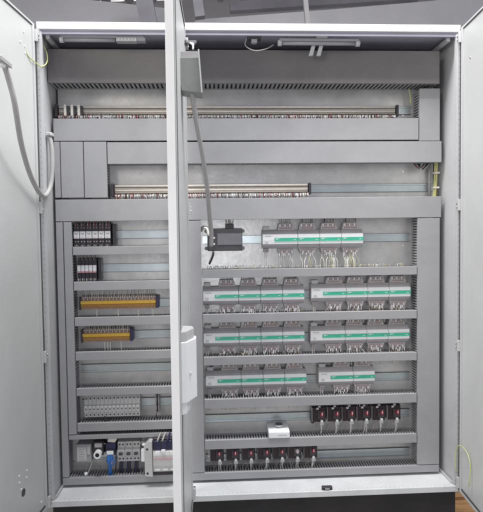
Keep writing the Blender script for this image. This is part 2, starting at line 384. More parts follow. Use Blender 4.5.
# ------------------------------------------------------------------ DIN rails
def rail(x0, x1, z, label, group='zinc mounting rails'):
    t = MB(); y = YP-.0005
    t.box(x0, x1, y-.001, y, z-.0125, z+.0125, 'rail')
    for s in (-1, 1):
        t.box(x0, x1, y-.0072, y-.0011, z+s*.0125, z+s*.0135, 'rail')
        t.box(x0, x1, y-.0082, y-.0073, z+s*.0126, z+s*.0175, 'rail')
        t.box(x0, x1, y-.0070, y-.0015, z+s*.0165, z+s*.0190, 'rubber_and_gap')  # dark strips drawn as the shadow gap along both flanges
    o = t.build('mounting_rail'); tag(o, label, 'rail', group); return o
YR = YP-.008
def zr(x, y, Y=YR): return at(x, y, Y)[1]
rail(at(57, 111, YR)[0], at(411, 111, YR)[0], zr(240, 110.5), 'zinc rail carrying the long upper terminal strip')
rail(at(112, 188, YR)[0], at(433, 188, YR)[0], zr(370, 188), 'zinc rail carrying the short terminal strip and bare toward the right')
LZ = {}
for k, (x, y, nm) in enumerate(((130, 234.4, 'behind the six dark relays'), (130, 267.6, 'behind the five white topped relays'), (160, 302.5, 'behind the longer amber terminal block'), (150, 334, 'behind the shorter amber terminal block'), (122, 367.5, 'left completely bare in the left bay'), (150, 401.6, 'behind the grey terminal bank'), (120, 455, 'behind the contactor and blue cable'))):
    LZ[k] = zr(x, y); rail(V1x1+.004, VC[0]-.004, LZ[k], 'zinc rail '+nm)
RZ = {}
for k, (x, y, nm) in enumerate(((390, 237.5, 'behind the black device and topmost controllers'), (310, 294, 'behind the second row of controllers'), (310, 336.5, 'behind the third row of controllers'), (310, 378.5, 'behind the lowest row of controllers'), (250, 417.5, 'behind the six red knobbed starters'), (360, 453, 'behind the seven red knobbed starters'))):
    RZ[k] = zr(x, y); rail(VC[1]+.004, VR[0]-.004, RZ[k], 'zinc rail '+nm)

# ------------------------------------------------------------------ long terminal strips
def wires_mb(b, x, y0, z0, y1, z1, m, r=.0011, sway=.006):
    xm = x+random.uniform(-sway, sway)
    b.tube([(x, y0, z0), (x+random.uniform(-.001, .001), y0-.006, z0+(z1-z0)*.25), (xm, (y0+y1)/2-.008, (z0+z1)/2), (xm+random.uniform(-.003, .003), y1, z1)], r, m, 5, 3)
def strip(xa, xb, yc, label, clamps=0):
    xm = (xa+xb)/2; X0 = at(xa, yc, .15)[0]; X1 = at(xb, yc, .15)[0]; Z = at(xm, yc, .15)[1]
    t = empty('terminal_strip', (X0, YP, Z), label, 'terminal strip', 'long terminal strips in the upper part')
    L = X1-X0; b = MB(); n = int(L/.0062)
    for i in range(n):
        x = i*L/n; b.box(x+.0002, x+L/n-.0003, -.045, -.009, -.022, .022, 'grey')
        b.box(x+.0008, x+L/n-.001, -.052, -.0452, -.022, .020, random.choice(['beige', 'grey', 'beige', 'midgrey']))
    for i in range(n):
        x = i*L/n+.003; b.cyl((x, -.0635, -.0155), .0012, .004, 'y', 'chrome' if i % 3 else 'wbrn', 5)
    b.build('terminal_block_row', t)
    b = MB(); b.cyl((.004, -.058, .017), .0052, L-.008, 'x', 'cream', 12); b.box(.004, L-.004, -.0625, -.0525, .0035, .008, 'beige'); b.build('marker_rod', t)
    b = MB(); b.cyl((.004, -.0565, -.002), .0062, L-.008, 'x', 'cream', 12); b.cyl((.004, -.058, -.012), .004, L-.008, 'x', 'beige', 10); b.build('marker_strip', t)
    b = MB(); b.box(-.012, -.0005, -.072, -.004, -.030, .028, 'black'); b.build('end_bracket', t, .002)
    b = MB(); b.box(L+.0005, L+.012, -.066, -.004, -.026, .026, 'black'); b.build('end_bracket', t, .002)
    for i in range(clamps):
        x = .028+i*.030; b = MB(); b.box(x, x+.011, -.074, -.0525, -.024, .026, 'cream'); b.box(x+.0112, x+.022, -.069, -.0525, -.020, .020, 'black2'); b.build('end_clamp', t, .0015)
    b = MB()
    for i in range(int(L/.0034)):
        x = .004+i*.0034+random.uniform(-.001, .001)
        mm = random.choice(['wwhite', 'wwhite', 'wgrey', 'wbrn', 'wbrn', 'wgrey', 'white', 'wgrey', 'wred', 'wwhite'])
        b.tube([(x, -.050, -.016), (x+random.uniform(-.002, .002), -.062-random.uniform(0, .006), -.025), (x+random.uniform(-.005, .005), -.052-random.uniform(0, .012), -.042), (x+random.uniform(-.004, .004), -.04, -.055)], random.uniform(.0009, .0015), mm, 4, 2)
        if random.random() < .45: b.box(x-.001, x+.0012, -.0665, -.0645, -.031+random.uniform(-.003, .004), -.022, 'white')
    b.build('connected_wires', t)
    return t
strip(58, 396, 110.7, 'long beige terminal strip spanning nearly the whole cabinet near the top', 3)
strip(114, 308.5, 189.3, 'shorter beige terminal strip ending in the middle of the cabinet', 0)

# ------------------------------------------------------------------ controllers (green striped)
GC = 'white green striped controller modules'
def module(wd, cpu):
    t = empty('controller_module', (0, 0, 0), 'x', 'controller', GC)
    b = MB(); b.prism([(-.008, -.042), (-.045, -.042), (-.056, -.030), (-.056, .031), (-.046, .043), (-.008, .043)], .0008, wd-.0008, 'x', 'grey')
    b.build('housing', t, .0008)
    b = MB(); b.prism([(-.0562, -.023), (-.067, -.0215), (-.069, 0), (-.068, .0235), (-.0562, .025)], .0010, wd-.0010, 'x', 'white'); b.build('front_cover', t, .001)
    gx = .055 if cpu else .0016
    b = MB(); b.box(gx, wd-.0014, -.0702, -.0685, -.0085, .0075, 'green')
    for k in range(5):                      # faint pale mark printed at the left end of the green band
        b.box(gx+.007+k*.0045, gx+.0103+k*.0045, -.0706, -.07025, -.001+.0012*k, .0042, 'white')
    b.box(wd-.020, wd-.010, -.0706, -.07025, -.003, -.001, 'white')
    b.build('green_band', t)
    if cpu:
        b = MB(); b.box(.012, .026, -.0705, -.0685, -.016, -.006, 'lgrey'); b.box(.012, .040, -.0695, -.0675, .014, .018, 'lgrey'); b.build('service_port', t)
        b = MB(); b.box(.008, .030, -.052, -.012, -.058, -.0425, 'grey'); pass
        for k in range(3): b.box(.011+k*.006, .014+k*.006, -.0535, -.0522, -.055, -.047, 'dred')
        b.build('power_plug', t, .001)
        b = MB(); b.box(.006, .036, -.046, -.010, .0435, .060, 'lgrey'); b.build('side_connector', t, .001)
    cx = wd-.052 if cpu else wd*.47
    b = MB(); b.prism([(cx-.040, .0435), (cx+.040, .0435), (cx+.030, .074), (cx-.034, .074)], -.046, -.010, 'y', 'midgrey')
    for k in range(8):
        x = cx-.030+k*.0076; b.box(x, x+.005, -.0475, -.0462, .048, .055, 'dred'); b.box(x, x+.0045, -.0475, -.0462, .059, .069, 'dred' if k % 3 else 'white')
    b.build('upper_connector', t, .0008)
    b = MB(); b.prism([(cx-.040, -.0425), (cx+.040, -.0425), (cx+.034, -.066), (cx-.034, -.066)], -.048, -.010, 'y', 'midgrey')
    for k in range(8):
        x = cx-.031+k*.0079; b.box(x, x+.005, -.0495, -.0482, -.051, -.045, 'dred'); b.box(x, x+.0045, -.0495, -.0482, -.063, -.054, 'white' if k % 3 == 1 else 'dred')
    b.build('lower_connector', t, .0008)
    return t
WC, WE = .1640, .1012
protoC = module(WC, True); protoE = module(WE, False)
used = {True: False, False: False}
def bank(xpx, ypx, xmid, n, rowname, below, above, long=False):
    X = at(xpx, ypx, .145)[0]; Z = at(xmid, ypx, .145)[1]
    for i in range(n):
        cpu = i == 0; pr = protoC if cpu else protoE
        lab = ('wide white controller leading the %s' if cpu else ORD[i-1]+' narrow green banded module in the %s') % rowname
        if not used[cpu]:
            o = pr; used[cpu] = True
        else: o = copy_tree(pr)
        o.location = (X, YP, Z); o['label'] = lab
        wd = WC if cpu else WE; cx = wd-.052 if cpu else wd*.47
        b = MB()
        for k in range(8 if long else 11):
            x = cx-.034+k*(.0088 if long else .0066); mm = random.choice(['wwhite', 'wwhite', 'wgrey', 'wyel', 'wgrey', 'wgreen', 'wwhite', 'wgrey'] if long else ['wgrey', 'wwhite', 'wgrey', 'wgrey', 'wbrn', 'wbrn', 'wmauve', 'wmauve'])
            z1 = below-Z-.012
            wires_mb(b, x, -.040, -.062, -.035-random.uniform(0, .03), z1, mm, .0013, .010)
            if random.random() < .5: b.box(x-.001, x+.0014, -.056, -.0545, -.070-random.uniform(0, .01), -.062, 'white')
        if cpu:
            for k in range(2):
                b2 = MB(); wires_mb(b2, .014+k*.008, -.035, -.056, -.04, below-Z-.012, 'wwhite', .0018 if long else .0012, .003); b2.build('power_wire', o)
        for k in range(8):
            x = cx-.030+k*.0078; mm = random.choice(['wgrey', 'wbrn', 'wmauve', 'wblk', 'wwhite', 'wmauve'])
            wires_mb(b, x, -.036, .070, -.040, above-Z+.012, mm, .0013, .004)
        b.build('attached_wires', o)
        X += wd
bank(262.4, 239.0, 313, 4, 'topmost controller row', LRZ[0][1], E[1], True)
bank(202.8, 295.6, 254, 4, 'left group of the second controller row', LRZ[1][1], LRZ[0][0])
bank(311.2, 292.6, 362, 4, 'right group of the second controller row', LRZ[1][1], LRZ[0][0])
bank(203.3, 337.6, 254, 4, 'left group of the third controller row', LRZ[2][1], LRZ[1][0])
bank(310.5, 335.0, 362, 4, 'right group of the third controller row', LRZ[2][1], LRZ[1][0])
bank(205.6, 380.0, 256, 4, 'left group of the lowest controller row', LRZ[3][1], LRZ[2][0])
bank(318.7, 376.8, 348, 2, 'right group of the lowest controller row', LRZ[3][1], LRZ[2][0])

# wire ends showing above the ducts (uncountable)
b = MB()
for (x0, x1, z, dens) in ((206, 405, LRZ[0][1], .9), (204, 306, LRZ[1][1], .35), (204, 306, LRZ[2][1], .35)):
    X0 = at(x0, 270, .15)[0]; X1 = at(x1, 270, .15)[0]; x = X0
    while x < X1:
        x += random.uniform(.004, .012)
        if random.random() > dens: continue
        mm = random.choice(['wwhite', 'wyel', 'wwhite', 'wgrey', 'wgrey']); y = random.uniform(.15, .185)
        b.tube([(x, y, z-.008), (x+random.uniform(-.003, .003), y-.004, z+.006), (x+random.uniform(-.008, .008), y, z+random.uniform(.006, .012))], .0012, mm, 4, 2)
o = b.build('loose_wire_ends'); tag(o, 'loose yellow and white wire ends poking out of the duct slots under the controllers', 'wire ends', None, 'stuff')

# ------------------------------------------------------------------ black device on top row
X, Z = at(225, 240, .13); X0 = at(207.5, 240, .13)[0]; X1 = at(242.5, 240, .13)[0]; Z1 = at(225, 229, .13)[1]; Z0 = at(225, 251, .13)[1]
t = empty('interface_unit', (X0, YP, Z0), 'flat black rectangular interface unit on the rail left of the topmost controllers', 'electronic unit')
w, h = X1-X0, Z1-Z0
b = MB(); b.box(0, w, -.08, -.009, 0, h, 'black2'); b.build('housing', t, .003, seg=2)
b = MB(); b.box(.045, w-.003, -.0825, -.0802, .028, h-.020, 'slate'); b.build('front_label', t)
b = MB(); b.box(.004, .036, -.084, -.0802, .006, h-.006, 'black')
for z in (.032, .060): b.cyl((.030, -.089, z), .004, .0045, 'y', 'white', 10)
b.build('switch_panel', t)
b = MB()
for x in (-.006, w+.006):
    for z in (.010, h-.010): b.cyl((x, -.03, z), .008, .012, 'y', 'grey', 12)
b.build('mounting_ear', t)
b = MB(); b.box(w*.52, w*.76, -.06, -.02, h+.0003, h+.022, 'black'); b.build('top_connector', t, .001)
b = MB()
for k in range(6): wires_mb(b, w*.54+k*.006, -.04, h+.02, -.035, E[1]-Z0+.01, random.choice(['wgrey', 'wblk', 'wwhite', 'wgrey']), .0016, .006)
b.build('attached_wires', t)
b = MB()
x_, z_ = at(204, 232, .15); b.tube([(at(201, 231, .16)[0], .165, at(201, 231, .16)[1]), (at(203, 228, .14)[0], .14, at(203, 228, .14)[1]), (at(207, 229, .13)[0], .125, at(207, 229, .13)[1]), (at(208.5, 236, .12)[0], .12, at(208.5, 236, .12)[1])], .006, 'wwhite', 8, 4)
tag(b.build('white_hose'), 'short white curved hose left of the flat black unit', 'hose')
b = MB(); b.tube([(*[at(213.5, 252, .12)[0]], .12, at(213.5, 252, .12)[1]), (at(213, 256, .12)[0], .12, at(213, 256, .12)[1]), (at(209.5, 264, .15)[0], .15, at(209.5, 264, .15)[1])], .0045, 'black', 8, 4)
tag(b.build('black_cable_stub'), 'short black bent cable stub hanging under the flat black unit', 'cable')

# ------------------------------------------------------------------ motor starters with red knobs
GS = 'black motor starters with red knobs'
t0 = empty('motor_starter', (0, 0, 0), 'x', 'motor starter', GS)
b = MB(); b.box(-.031, .031, -.062, -.009, -.034, .034, 'maroon'); b.box(-.031, .031, -.050, -.009, .0345, .044, 'black2'); b.box(-.0325, -.0312, -.066, -.009, -.032, .034, 'grey'); b.build('body', t0, .0015)
b = MB(); b.box(-.006, .026, -.070, -.0622, -.020, .020, 'black2'); b.build('front_plate', t0, .001)
b = MB(); b.cyl((.010, -.080, .006), .0085, .0095, 'y', 'red', 16); b.box(.0070, .0130, -.0885, -.0802, -.002, .018, 'red'); b.box(.0078, .0122, -.0892, -.0886, .004, .017, 'pink'); b.build('rotary_knob', t0, .0006)  # the pale pink strip is a glint painted onto the handle
b = MB(); b.box(-.012, -.001, -.064, -.0622, .024, .033, 'lgrey'); b.box(-.003, .007, -.066, -.0508, .0348, .043, 'midgrey'); b.build('label', t0)
b = MB(); b.cyl((.012, -.074, -.028), .006, .012, 'y', 'white', 12); b.box(.004, .022, -.066, -.03, -.050, -.0345, 'lgrey'); b.build('terminal_plug', t0, .001)
b = MB(); random.seed(3)
for k, mm in enumerate(['wwhite', 'white', 'wgrey']): b.tube([(.008+k*.005, -.05, -.048), (.009+k*.004, -.058, -.062), (.010+k*.003, -.056, -.085), (.006+k*.006, -.04, -.105)], .0019, mm, 5, 3)
b.tube([(.012, -.045, -.05), (-.012, -.05, -.056), (-.022, -.05, -.085)], .0013, 'wgrey', 5, 3)
b.build('attached_wires', t0)
random.seed(21)
wv = []
for q in range(5):
    b = MB()
    for k, mm in enumerate(['wwhite', 'white', 'wgrey']):
        e = random.uniform(-.010, .010)
        b.tube([(.008+k*.005, -.05, -.048), (.009+k*.004+e*.3, -.060, -.062), (.010+k*.003+e, -.056, -.085), (.006+k*.007+e, -.04, -.108)], random.uniform(.0013, .0019), mm, 5, 3)
    e = random.uniform(-.012, .008)
    b.tube([(.012, -.045, -.05), (-.012+e, -.05, -.056), (-.022+e, -.05, -.090)], .0013, 'wgrey', 5, 3)
    b.tube([(-.018, -.045, -.034), (-.016-e, -.054, -.060), (-.010+e, -.045, -.095)], .0014, 'wmauve', 5, 3)
    tmp = b.build('attached_wires'); wv.append(tmp.data); bpy.data.objects.remove(tmp)
def vary(o):
    for ch in o.children:
        if ch.name.startswith('attached'): ch.data = random.choice(wv)
first = True
for i, kx in enumerate((321.9, 337.3, 352, 367, 382, 397.6)):
    X = at(kx, 413.5, .13)[0]-.010; Z = at(360, 413.6, .13)[1]-.006
    o = t0 if first else copy_tree(t0); first = False
    vary(o); o.location = (X, YP, Z); o['label'] = 'red knobbed black starter, %s from the left in the upper row of six' % ORD[i]
for i, kx in enumerate((219.3, 235.4, 251, 267, 282.2, 297.6, 313.6)):
    X = at(kx, 452, .13)[0]-.010; Z = at(266, 452.2, .13)[1]-.006
    o = copy_tree(t0); vary(o); o.location = (X, YP, Z-.002); o['label'] = 'red knobbed black starter, %s from the left in the lower row of seven' % ORD[i]
    if i == 5:
        for ch in o.children:
            if ch.name.startswith('rotary'):
                ch.data = ch.data.copy(); ch.data.materials[0] = M['lgrey']
        o['label'] = 'black starter with a pale grey knob, sixth in the lower row of seven'
for nm, xx, yy, lab in (('a', 209, 455, 'small light grey end clamp left of the seven lower starters'), ('b', 312.5, 417, 'small dark end clamp left of the six upper starters')):
    X, Z = at(xx, yy, .17); b = MB(); mm = 'lgrey' if nm == 'a' else 'black2'
    b.box(-.006, .006, -.05, -.009, -.028, .028, mm); b.cyl((0, -.054, 0), .004, .004, 'y', 'chrome', 8)
    o = b.build('end_clamp'); o.location = (X, YP, Z); tag(o, lab, 'clamp')

# white box on the duct
X0, Z0 = at(268.5, 438, .125); X1 = at(289.5, 438, .125)[0]; w = X1-X0
t = empty('terminal_cover_box', (X0, .0, LRZ[4][1]), 'small white box with a raised grey top resting on the duct above the seven starters', 'box')
b = MB(); b.prism([(.112, .001), (.112, .030), (.150, .038), (.205, .042), (.205, .001)], 0, w, 'x', 'white'); b.build('box_body', t, .003, seg=2)
b = MB(); b.cyl((w*.55, .165, .0425), .026, .006, 'z', 'lgrey', 20, .022); b.cyl((w*.55, .165, .0487), .016, .003, 'z', 'navy', 20); b.build('round_cap', t, .001)
b = MB(); 
for k in range(7): b.box(w*.45+k*.006, w*.45+k*.006+.004, .1112, .1118, .013, .017, 'grey')
b.build('printed_marking', t)

# ------------------------------------------------------------------ left bay: relays
GR = 'dark relays with pale windows'
t1 = empty('relay', (0, 0, 0), 'x', 'relay', 'dark relays with white labels in the top left row')
b = MB(); b.box(-.0135, .0135, -.062, -.009, -.050, .048, 'black'); b.box(-.0135, .0135, -.045, -.009, .0485, .056, 'black'); b.build('body', t1, .001)
b = MB(); b.box(-.0122, .0122, -.070, -.0622, -.016, .016, 'white'); b.build('label_window', t1, .001)
b = MB(); b.prism([(-.007, .009), (-.004, .009), (.001, .001), (-.002, .001)], -.0706, -.0702, 'y', 'dred'); b.prism([(.007, .009), (.004, .009), (.000, .001), (.003, .001)], -.0705, -.0702, 'y', 'dred'); b.box(-.008, .006, -.0706, -.0702, -.012, -.009, 'pink'); b.build('printed_marking', t1)
b = MB()
for x in (-.006, .006):
    b.cyl((x, -.0645, -.030), .003, .003, 'y', 'midgrey', 8); b.cyl((x, -.0645, .032), .0028, .003, 'y', 'dred', 8)
b.build('terminal_screw', t1)
b = MB(); random.seed(5)
for k in range(3): b.tube([(-.007+k*.006, -.055, .036), (-.006+k*.006, -.064, .048), (-.007+k*.007, -.045, .066)], .0012, ['wwhite', 'wred', 'wgrey'][k], 4, 3)
for k in range(4): b.tube([(-.009+k*.006, -.055, -.042), (-.009+k*.006, -.064, -.050), (-.009+k*.006, -.04, -.068)], .0011, ['wgrey', 'wwhite', 'wgrey', 'wblk'][k], 4, 3)
b.build('attached_wires', t1)
for i in range(6):
    X = at(76.5+i*6.22, 234.6, .145)[0]; Z = at(93, 234.8, .145)[1]
    o = t1 if i == 0 else copy_tree(t1); o.location = (X, YP, Z); o['label'] = 'dark relay with white window, %s from the left in the top left row' % ORD[i]
b = MB(); b.box(-.004, .011, -.055, -.009, -.045, .048, 'black2'); X, Z = at(113, 234.8, .15); o = b.build('end_clamp', None, .002); o.location = (X, YP, Z); tag(o, 'dark end clamp right of the six relays in the top left row', 'clamp')
t2 = empty('pluggable_relay', (0, 0, 0), 'x', 'relay', 'narrow relays with white tops in the second left row')
b = MB(); b.box(-.0082, .0082, -.060, -.009, -.052, .050, 'black'); b.build('body', t2, .001)
b = MB(); b.box(-.0074, .0074, -.070, -.0602, -.008, .018, 'white'); b.build('white_top', t2, .001)
b = MB(); b.box(-.0074, .0074, -.0685, -.0602, -.015, -.0085, 'pink'); b.build('pink_base', t2)
b = MB(); random.seed(6)
for k in range(2): b.tube([(-.004+k*.007, -.055, .038), (-.004+k*.007, -.064, .048), (-.004+k*.007, -.045, .066)], .0012, ['wgrey', 'wbrn'][k], 4, 3)
for k in range(2): b.tube([(-.004+k*.007, -.055, -.040), (-.004+k*.007, -.066, -.050), (-.004+k*.007, -.04, -.068)], .0014, ['wwhite', 'wgrey'][k], 4, 3)
b.build('attached_wires', t2)
for i in range(5):
    X = at(79.0+i*3.9, 268.5, .145)[0]; Z = at(88, 269.2, .145)[1]
    o = t2 if i == 0 else copy_tree(t2); o.location = (X, YP, Z); o['label'] = 'narrow relay with white top, %s from the left in the second left row' % ORD[i]
b = MB(); b.box(-.004, .010, -.052, -.009, -.05, .048, 'black2'); X, Z = at(98.5, 269, .15); o = b.build('end_clamp', None, .002); o.location = (X, YP, Z); tag(o, 'dark end clamp right of the five white topped relays', 'clamp')

# amber terminal blocks
def amber(xa, xb, yc, label, drops, below, above):
    X0 = at(xa, yc, .14)[0]; X1 = at(xb, yc, .14)[0]; Z = at((xa+xb)/2, yc, .14)[1]; L = X1-X0
    t = empty('amber_terminal_block', (X0, YP, Z), label, 'terminal block', 'amber terminal blocks')
    b = MB(); n = int(L/.0082)
    for i in range(n):
        x = i*L/n; b.prism([(-.009, -.030), (-.050, -.030), (-.050, .014), (-.040, .030), (-.009, .034)], x+.0003, x+L/n-.0005, 'x', 'tan')
    b.build('terminal_row', t)
    b = MB(); b.box(0, L, -.064, -.0502, -.004, .011, 'amber'); b.build('amber_bar', t, .0015)
    b = MB(); b.box(0, L, -.060, -.0502, -.021, -.0045, 'brown'); b.build('brown_bar', t, .0015)
    b = MB()
    for i in range(n):
        x = (i+.5)*L/n; b.cyl((x, -.0525, .0165), .0022, .003, 'y', 'white' if i % 2 else 'red', 6); b.cyl((x, -.048, .024), .0022, .003, 'y', 'white', 6)
    b.build('terminal_screw', t)
    b = MB(); b.box(-.008, -.0004, -.062, -.009, -.030, .028, 'black2'); b.build('end_plate', t, .001)
    b = MB(); b.box(L+.0004, L+.014, -.066, -.009, -.026, .030, 'navy'); b.build('end_clamp', t, .002)
    b = MB()
    for i in range(n):
        x = (i+.5)*L/n; b.tube([(x, -.045, .024), (x+random.uniform(-.002, .002), -.052, .038), (x+random.uniform(-.003, .003), -.04, above-Z+.008)], .0013, random.choice(['wwhite', 'wgrey', 'wwhite', 'wgrey']), 4, 3)
    for xd in drops:
        xx = at(xd, yc, .15)[0]-X0; b2 = MB(); b2.tube([(xx, -.045, -.028), (xx, -.052, -.045), (xx+.001, -.048, below-Z-.01)], .0021, 'wwhite', 5, 3); b2.build('drop_wire', t)
    b.build('attached_wires', t)
LDZ = [(at(122, a, YF)[1], at(122, c, YF)[1]) for a, c in ((245.9, 254.8), (280.8, 290.2), (316.4, 325.6), (350.8, 359.9), (387.2, 395.2), (421.9, 430.9))]
amber(80, 155.5, 303.2, 'longer amber terminal block in the third row of the left bay', (96, 117.5, 137.7, 152.5), LDZ[2][0], LDZ[1][1])
amber(82, 129.5, 336.2, 'shorter amber terminal block in the fourth row of the left bay', (104, 107, 109.5, 120.5), LDZ[3][0], LDZ[2][1])

# grey stepped terminal bank
X0 = at(83.5, 407, .14)[0]; X1 = at(139.5, 407, .14)[0]; Z = at(111, 407.3, .14)[1]; L = X1-X0; n = 14
t = empty('grey_terminal_bank', (X0, YP, Z), 'light grey three tier terminal bank with rows of dark screw holes', 'terminal bank')
for i in range(n):
    b = MB(); x0, x1 = i*L/n+.0004, (i+1)*L/n-.0006
    b.prism([(-.009, -.048), (-.056, -.048), (-.056, -.028), (-.064, -.024), (-.064, .006), (-.056, .010), (-.052, .030), (-.044, .048), (-.009, .048)], x0, x1, 'x', 'lgrey')
    xc = (x0+x1)/2
    b.cyl((xc, -.0572, -.038), .0036, .003, 'y', 'black', 8); b.cyl((xc, -.0652, -.010), .0032, .003, 'y', 'black2', 8); b.cyl((xc, -.051, .036), .0036, .004, 'y', 'black', 8)
    b.box(xc-.005, xc+.005, -.0655, -.0642, .0, .004, 'white')
    b.build('terminal', t)
b = MB(); b.tube([(L*.36, -.05, -.045), (L*.38, -.066, -.056), (L*.43, -.06, -.062), (L*.44, -.05, -.075)], .004, 'wblk', 8, 4); b.build('cable_stub', t)
X, Z = at(157, 405, .15); t = empty('single_terminal', (X, YP, Z), 'single dark terminal alone on the rail right of the grey terminal bank', 'terminal')
b = MB(); b.box(-.009, -.003, -.05, -.009, -.044, .050, 'grey'); b.box(.003, .009, -.045, -.009, -.040, .050, 'grey'); b.box(-.0028, .0028, -.04, -.009, -.03, .03, 'black2'); b.build('housing', t, .001)
b = MB()
for z in (-.03, 0, .035): b.cyl((.0, -.055, z), .005, .006, 'y', 'black', 8)
b.tube([(-.004, -.04, -.04), (-.006, -.05, -.055), (0, -.04, -.07)], .002, 'wblk', 6, 3); b.build('terminal_screw', t)

# bottom left row
BZ = R6Z1
def devroot(name, xa, xb, ya, yb, Yf, label, cat):
    xm, ym = (xa+xb)/2, (ya+yb)/2
    X0 = at(xa, ym, Yf)[0]; X1 = at(xb, ym, Yf)[0]; Z1 = at(xm, ya, Yf)[1]; Z0 = at(xm, yb, Yf)[1]
    return empty(name, (X0, YP, Z0), label, cat), X1-X0, Z1-Z0, Yf-YP
t, w, h, d = devroot('power_socket', 76, 91.5, 444.5, 462.5, .135, 'translucent grey rectangular relay at the left end of the bottom left row', 'relay')
b = MB(); b.box(0, w, d, -.009, 0, h, 'duct2'); b.build('body', t, .004, seg=2)
b = MB(); b.box(.006, w-.022, d-.003, d-.0002, .010, h-.012, 'lgrey'); b.box(w-.018, w-.006, d-.003, d-.0002, h*.45, h-.010, 'lgrey')
for k in range(5): b.box(.012, w-.030-.004*(k % 2), d-.0036, d-.0031, .016+k*.011, .020+k*.011, 'grey')
b.build('label', t)
b = MB(); zt = BZ-t.location[2]
b.tube([(w*.5, -.04, .002), (w*.55, -.05, -.02), (w*.5, -.05, zt-.01)], .0022, 'wgrey', 5, 3); b.tube([(w*.95, -.04, .004), (w*.9, -.055, -.02), (w*.62, -.065, zt-.005)], .0022, 'wwhite', 5, 3); b.cyl((w*.60, -.075, zt+.001), .007, .012, 'z', 'white', 10); b.build('attached_wires', t)
X, Z = at(97.2, 455.3, .10)
t = empty('round_selector', (X, YP, Z), 'black round selector with white ring in the bottom left row', 'selector')
b = MB(); b.box(-.022, .022, -.085, -.009, -.012, .050, 'black'); b.cyl((0, -.100, 0), .010, .018, 'y', 'black2', 20); b.build('body', t, .002)
b = MB()
for k in range(28):
    a, c = 2*math.pi*k/28, 2*math.pi*(k+1)/28
    b.quad([(r_*math.cos(q), -.112, r_*math.sin(q)) for r_, q in ((.0095, a), (.0165, a), (.0165, c), (.0095, c))], 'white', True)
    b.quad([(.0165*math.cos(a), -.112, .0165*math.sin(a)), (.0165*math.cos(a), -.0855, .0165*math.sin(a)), (.0165*math.cos(c), -.0855, .0165*math.sin(c)), (.0165*math.cos(c), -.112, .0165*math.sin(c))], 'white', True)
    b.quad([(.0095*math.cos(a), -.112, .0095*math.sin(a)), (.0095*math.cos(c), -.112, .0095*math.sin(c)), (.0095*math.cos(c), -.100, .0095*math.sin(c)), (.0095*math.cos(a), -.100, .0095*math.sin(a))], 'black2', True)
b.build('white_ring', t)
b = MB(); b.box(-.016, .016, -.087, -.0852, .026, .044, 'grey'); b.build('label', t)
b = MB(); b.tube([(0, -.08, -.014), (.002, -.085, -.03), (0, -.05, -.085)], .003, 'wgrey', 6, 3); b.tube([(.018, -.07, -.005), (.034, -.08, -.016), (.05, -.06, .004)], .003, 'cable', 6, 4); b.build('attached_wires', t)
t, w, h, d = devroot('network_socket', 105.5, 115.5, 443, 455, .14, 'dark blue data socket with a bright blue cable in the bottom left row', 'socket')
b = MB(); b.box(0, w, d, -.009, 0, h, 'navy'); b.box(.006, w-.006, d-.006, d-.0002, .006, h*.5, 'black'); b.build('body', t, .002)
b = MB(); b.box(.006, w-.008, d-.01, d-.0062, h*.1, h*.4, 'white'); b.build('plug', t, .001)
b = MB(); zt = BZ-t.location[2]
b.tube([(w*.35, d-.006, .004), (w*.38, d-.018, -.02), (w*.40, d-.010, -.05), (w*.2, d+.015, zt-.02)], .0055, 'wblue', 10, 5)
for k in range(4): b.tube([(w*(.3+.1*k), d-.002, .006), (w*(.15+.25*k), d-.014, -.022-.004*k), (w*(.55-.1*k), d-.004, -.05), (w*(.1+.2*k), d+.02, zt-.02)], .0024, 'wblue' if k != 2 else 'wgrey', 7, 5)
for k in range(3): b.tube([(-.012-.006*k, d+.02, .02), (-.016-.004*k, d+.006, .03+.01*k), (-.004+.004*k, d+.01, h*.9)], .002, ['wgrey', 'wblk', 'wwhite'][k], 6, 4)
b.tube([(w*.9, d+.01, .0), (w*1.05, d-.004, .02), (w*1.0, d+.01, -.03), (w*.8, d+.03, zt-.02)], .0022, 'wblk', 6, 4)
b.tube([(w*.55, d-.004, .006), (w*.62, d-.012, -.02), (w*.50, d-.006, -.05), (w*.42, d+.012, zt-.02)], .0045, 'wblue', 10, 5); b.build('blue_cable', t)
pp = at(112, 440, .14)
b = MB(); b.prism([(-.022, -.010), (.012, -.014), (.024, .006), (.026, .014), (-.016, .014)], -.07, -.02, 'y', 'cream'); o = b.build('cable_tag', None, .002); o.location = (pp[0], YP, pp[1]); tag(o, 'pale cream tag under the thin duct above the blue cable', 'tag')
GB = 'white circuit breakers in the bottom left row'
X0, Z0 = at(117, 463.2, .14); X1 = at(140, 463.2, .14)[0]; Z1 = at(128, 443.3, .14)[1]; h = Z1-at(128, 463.2, .14)[1]; wb = (X1-X0)/3
cb = empty('circuit_breaker', (0, 0, 0), 'x', 'circuit breaker', GB)
b = MB(); b.prism([(-.009, 0), (-.050, 0), (-.050, h*.28), (-.066, h*.32), (-.066, h*.66), (-.050, h*.72), (-.050, h), (-.009, h)], .0005, wb-.0005, 'x', 'lgrey'); b.build('body', cb, .0012)
b = MB()
for x in (wb*.28, wb*.72):
    b.cyl((x, -.0515, h*.14), .0042, .004, 'y', 'black', 8); b.cyl((x, -.0515, h*.86), .0042, .004, 'y', 'black', 8)
b.build('terminal_screw', cb)
b = MB(); b.box(wb*.25, wb*.75, -.078, -.0662, h*.42, h*.53, 'black2'); b.build('toggle', cb, .001)
b = MB(); b.box(wb*.1, wb*.9, -.0666, -.0662, h*.56, h*.64, 'white')
for k in range(4): b.box(wb*.15+k*.0065, wb*.15+k*.0065+.004, -.0670, -.0667, h*.58, h*.61, 'black2')
b.build('printed_marking', cb)
b = MB(); zt = BZ-at(128, 463.2, .14)[1]
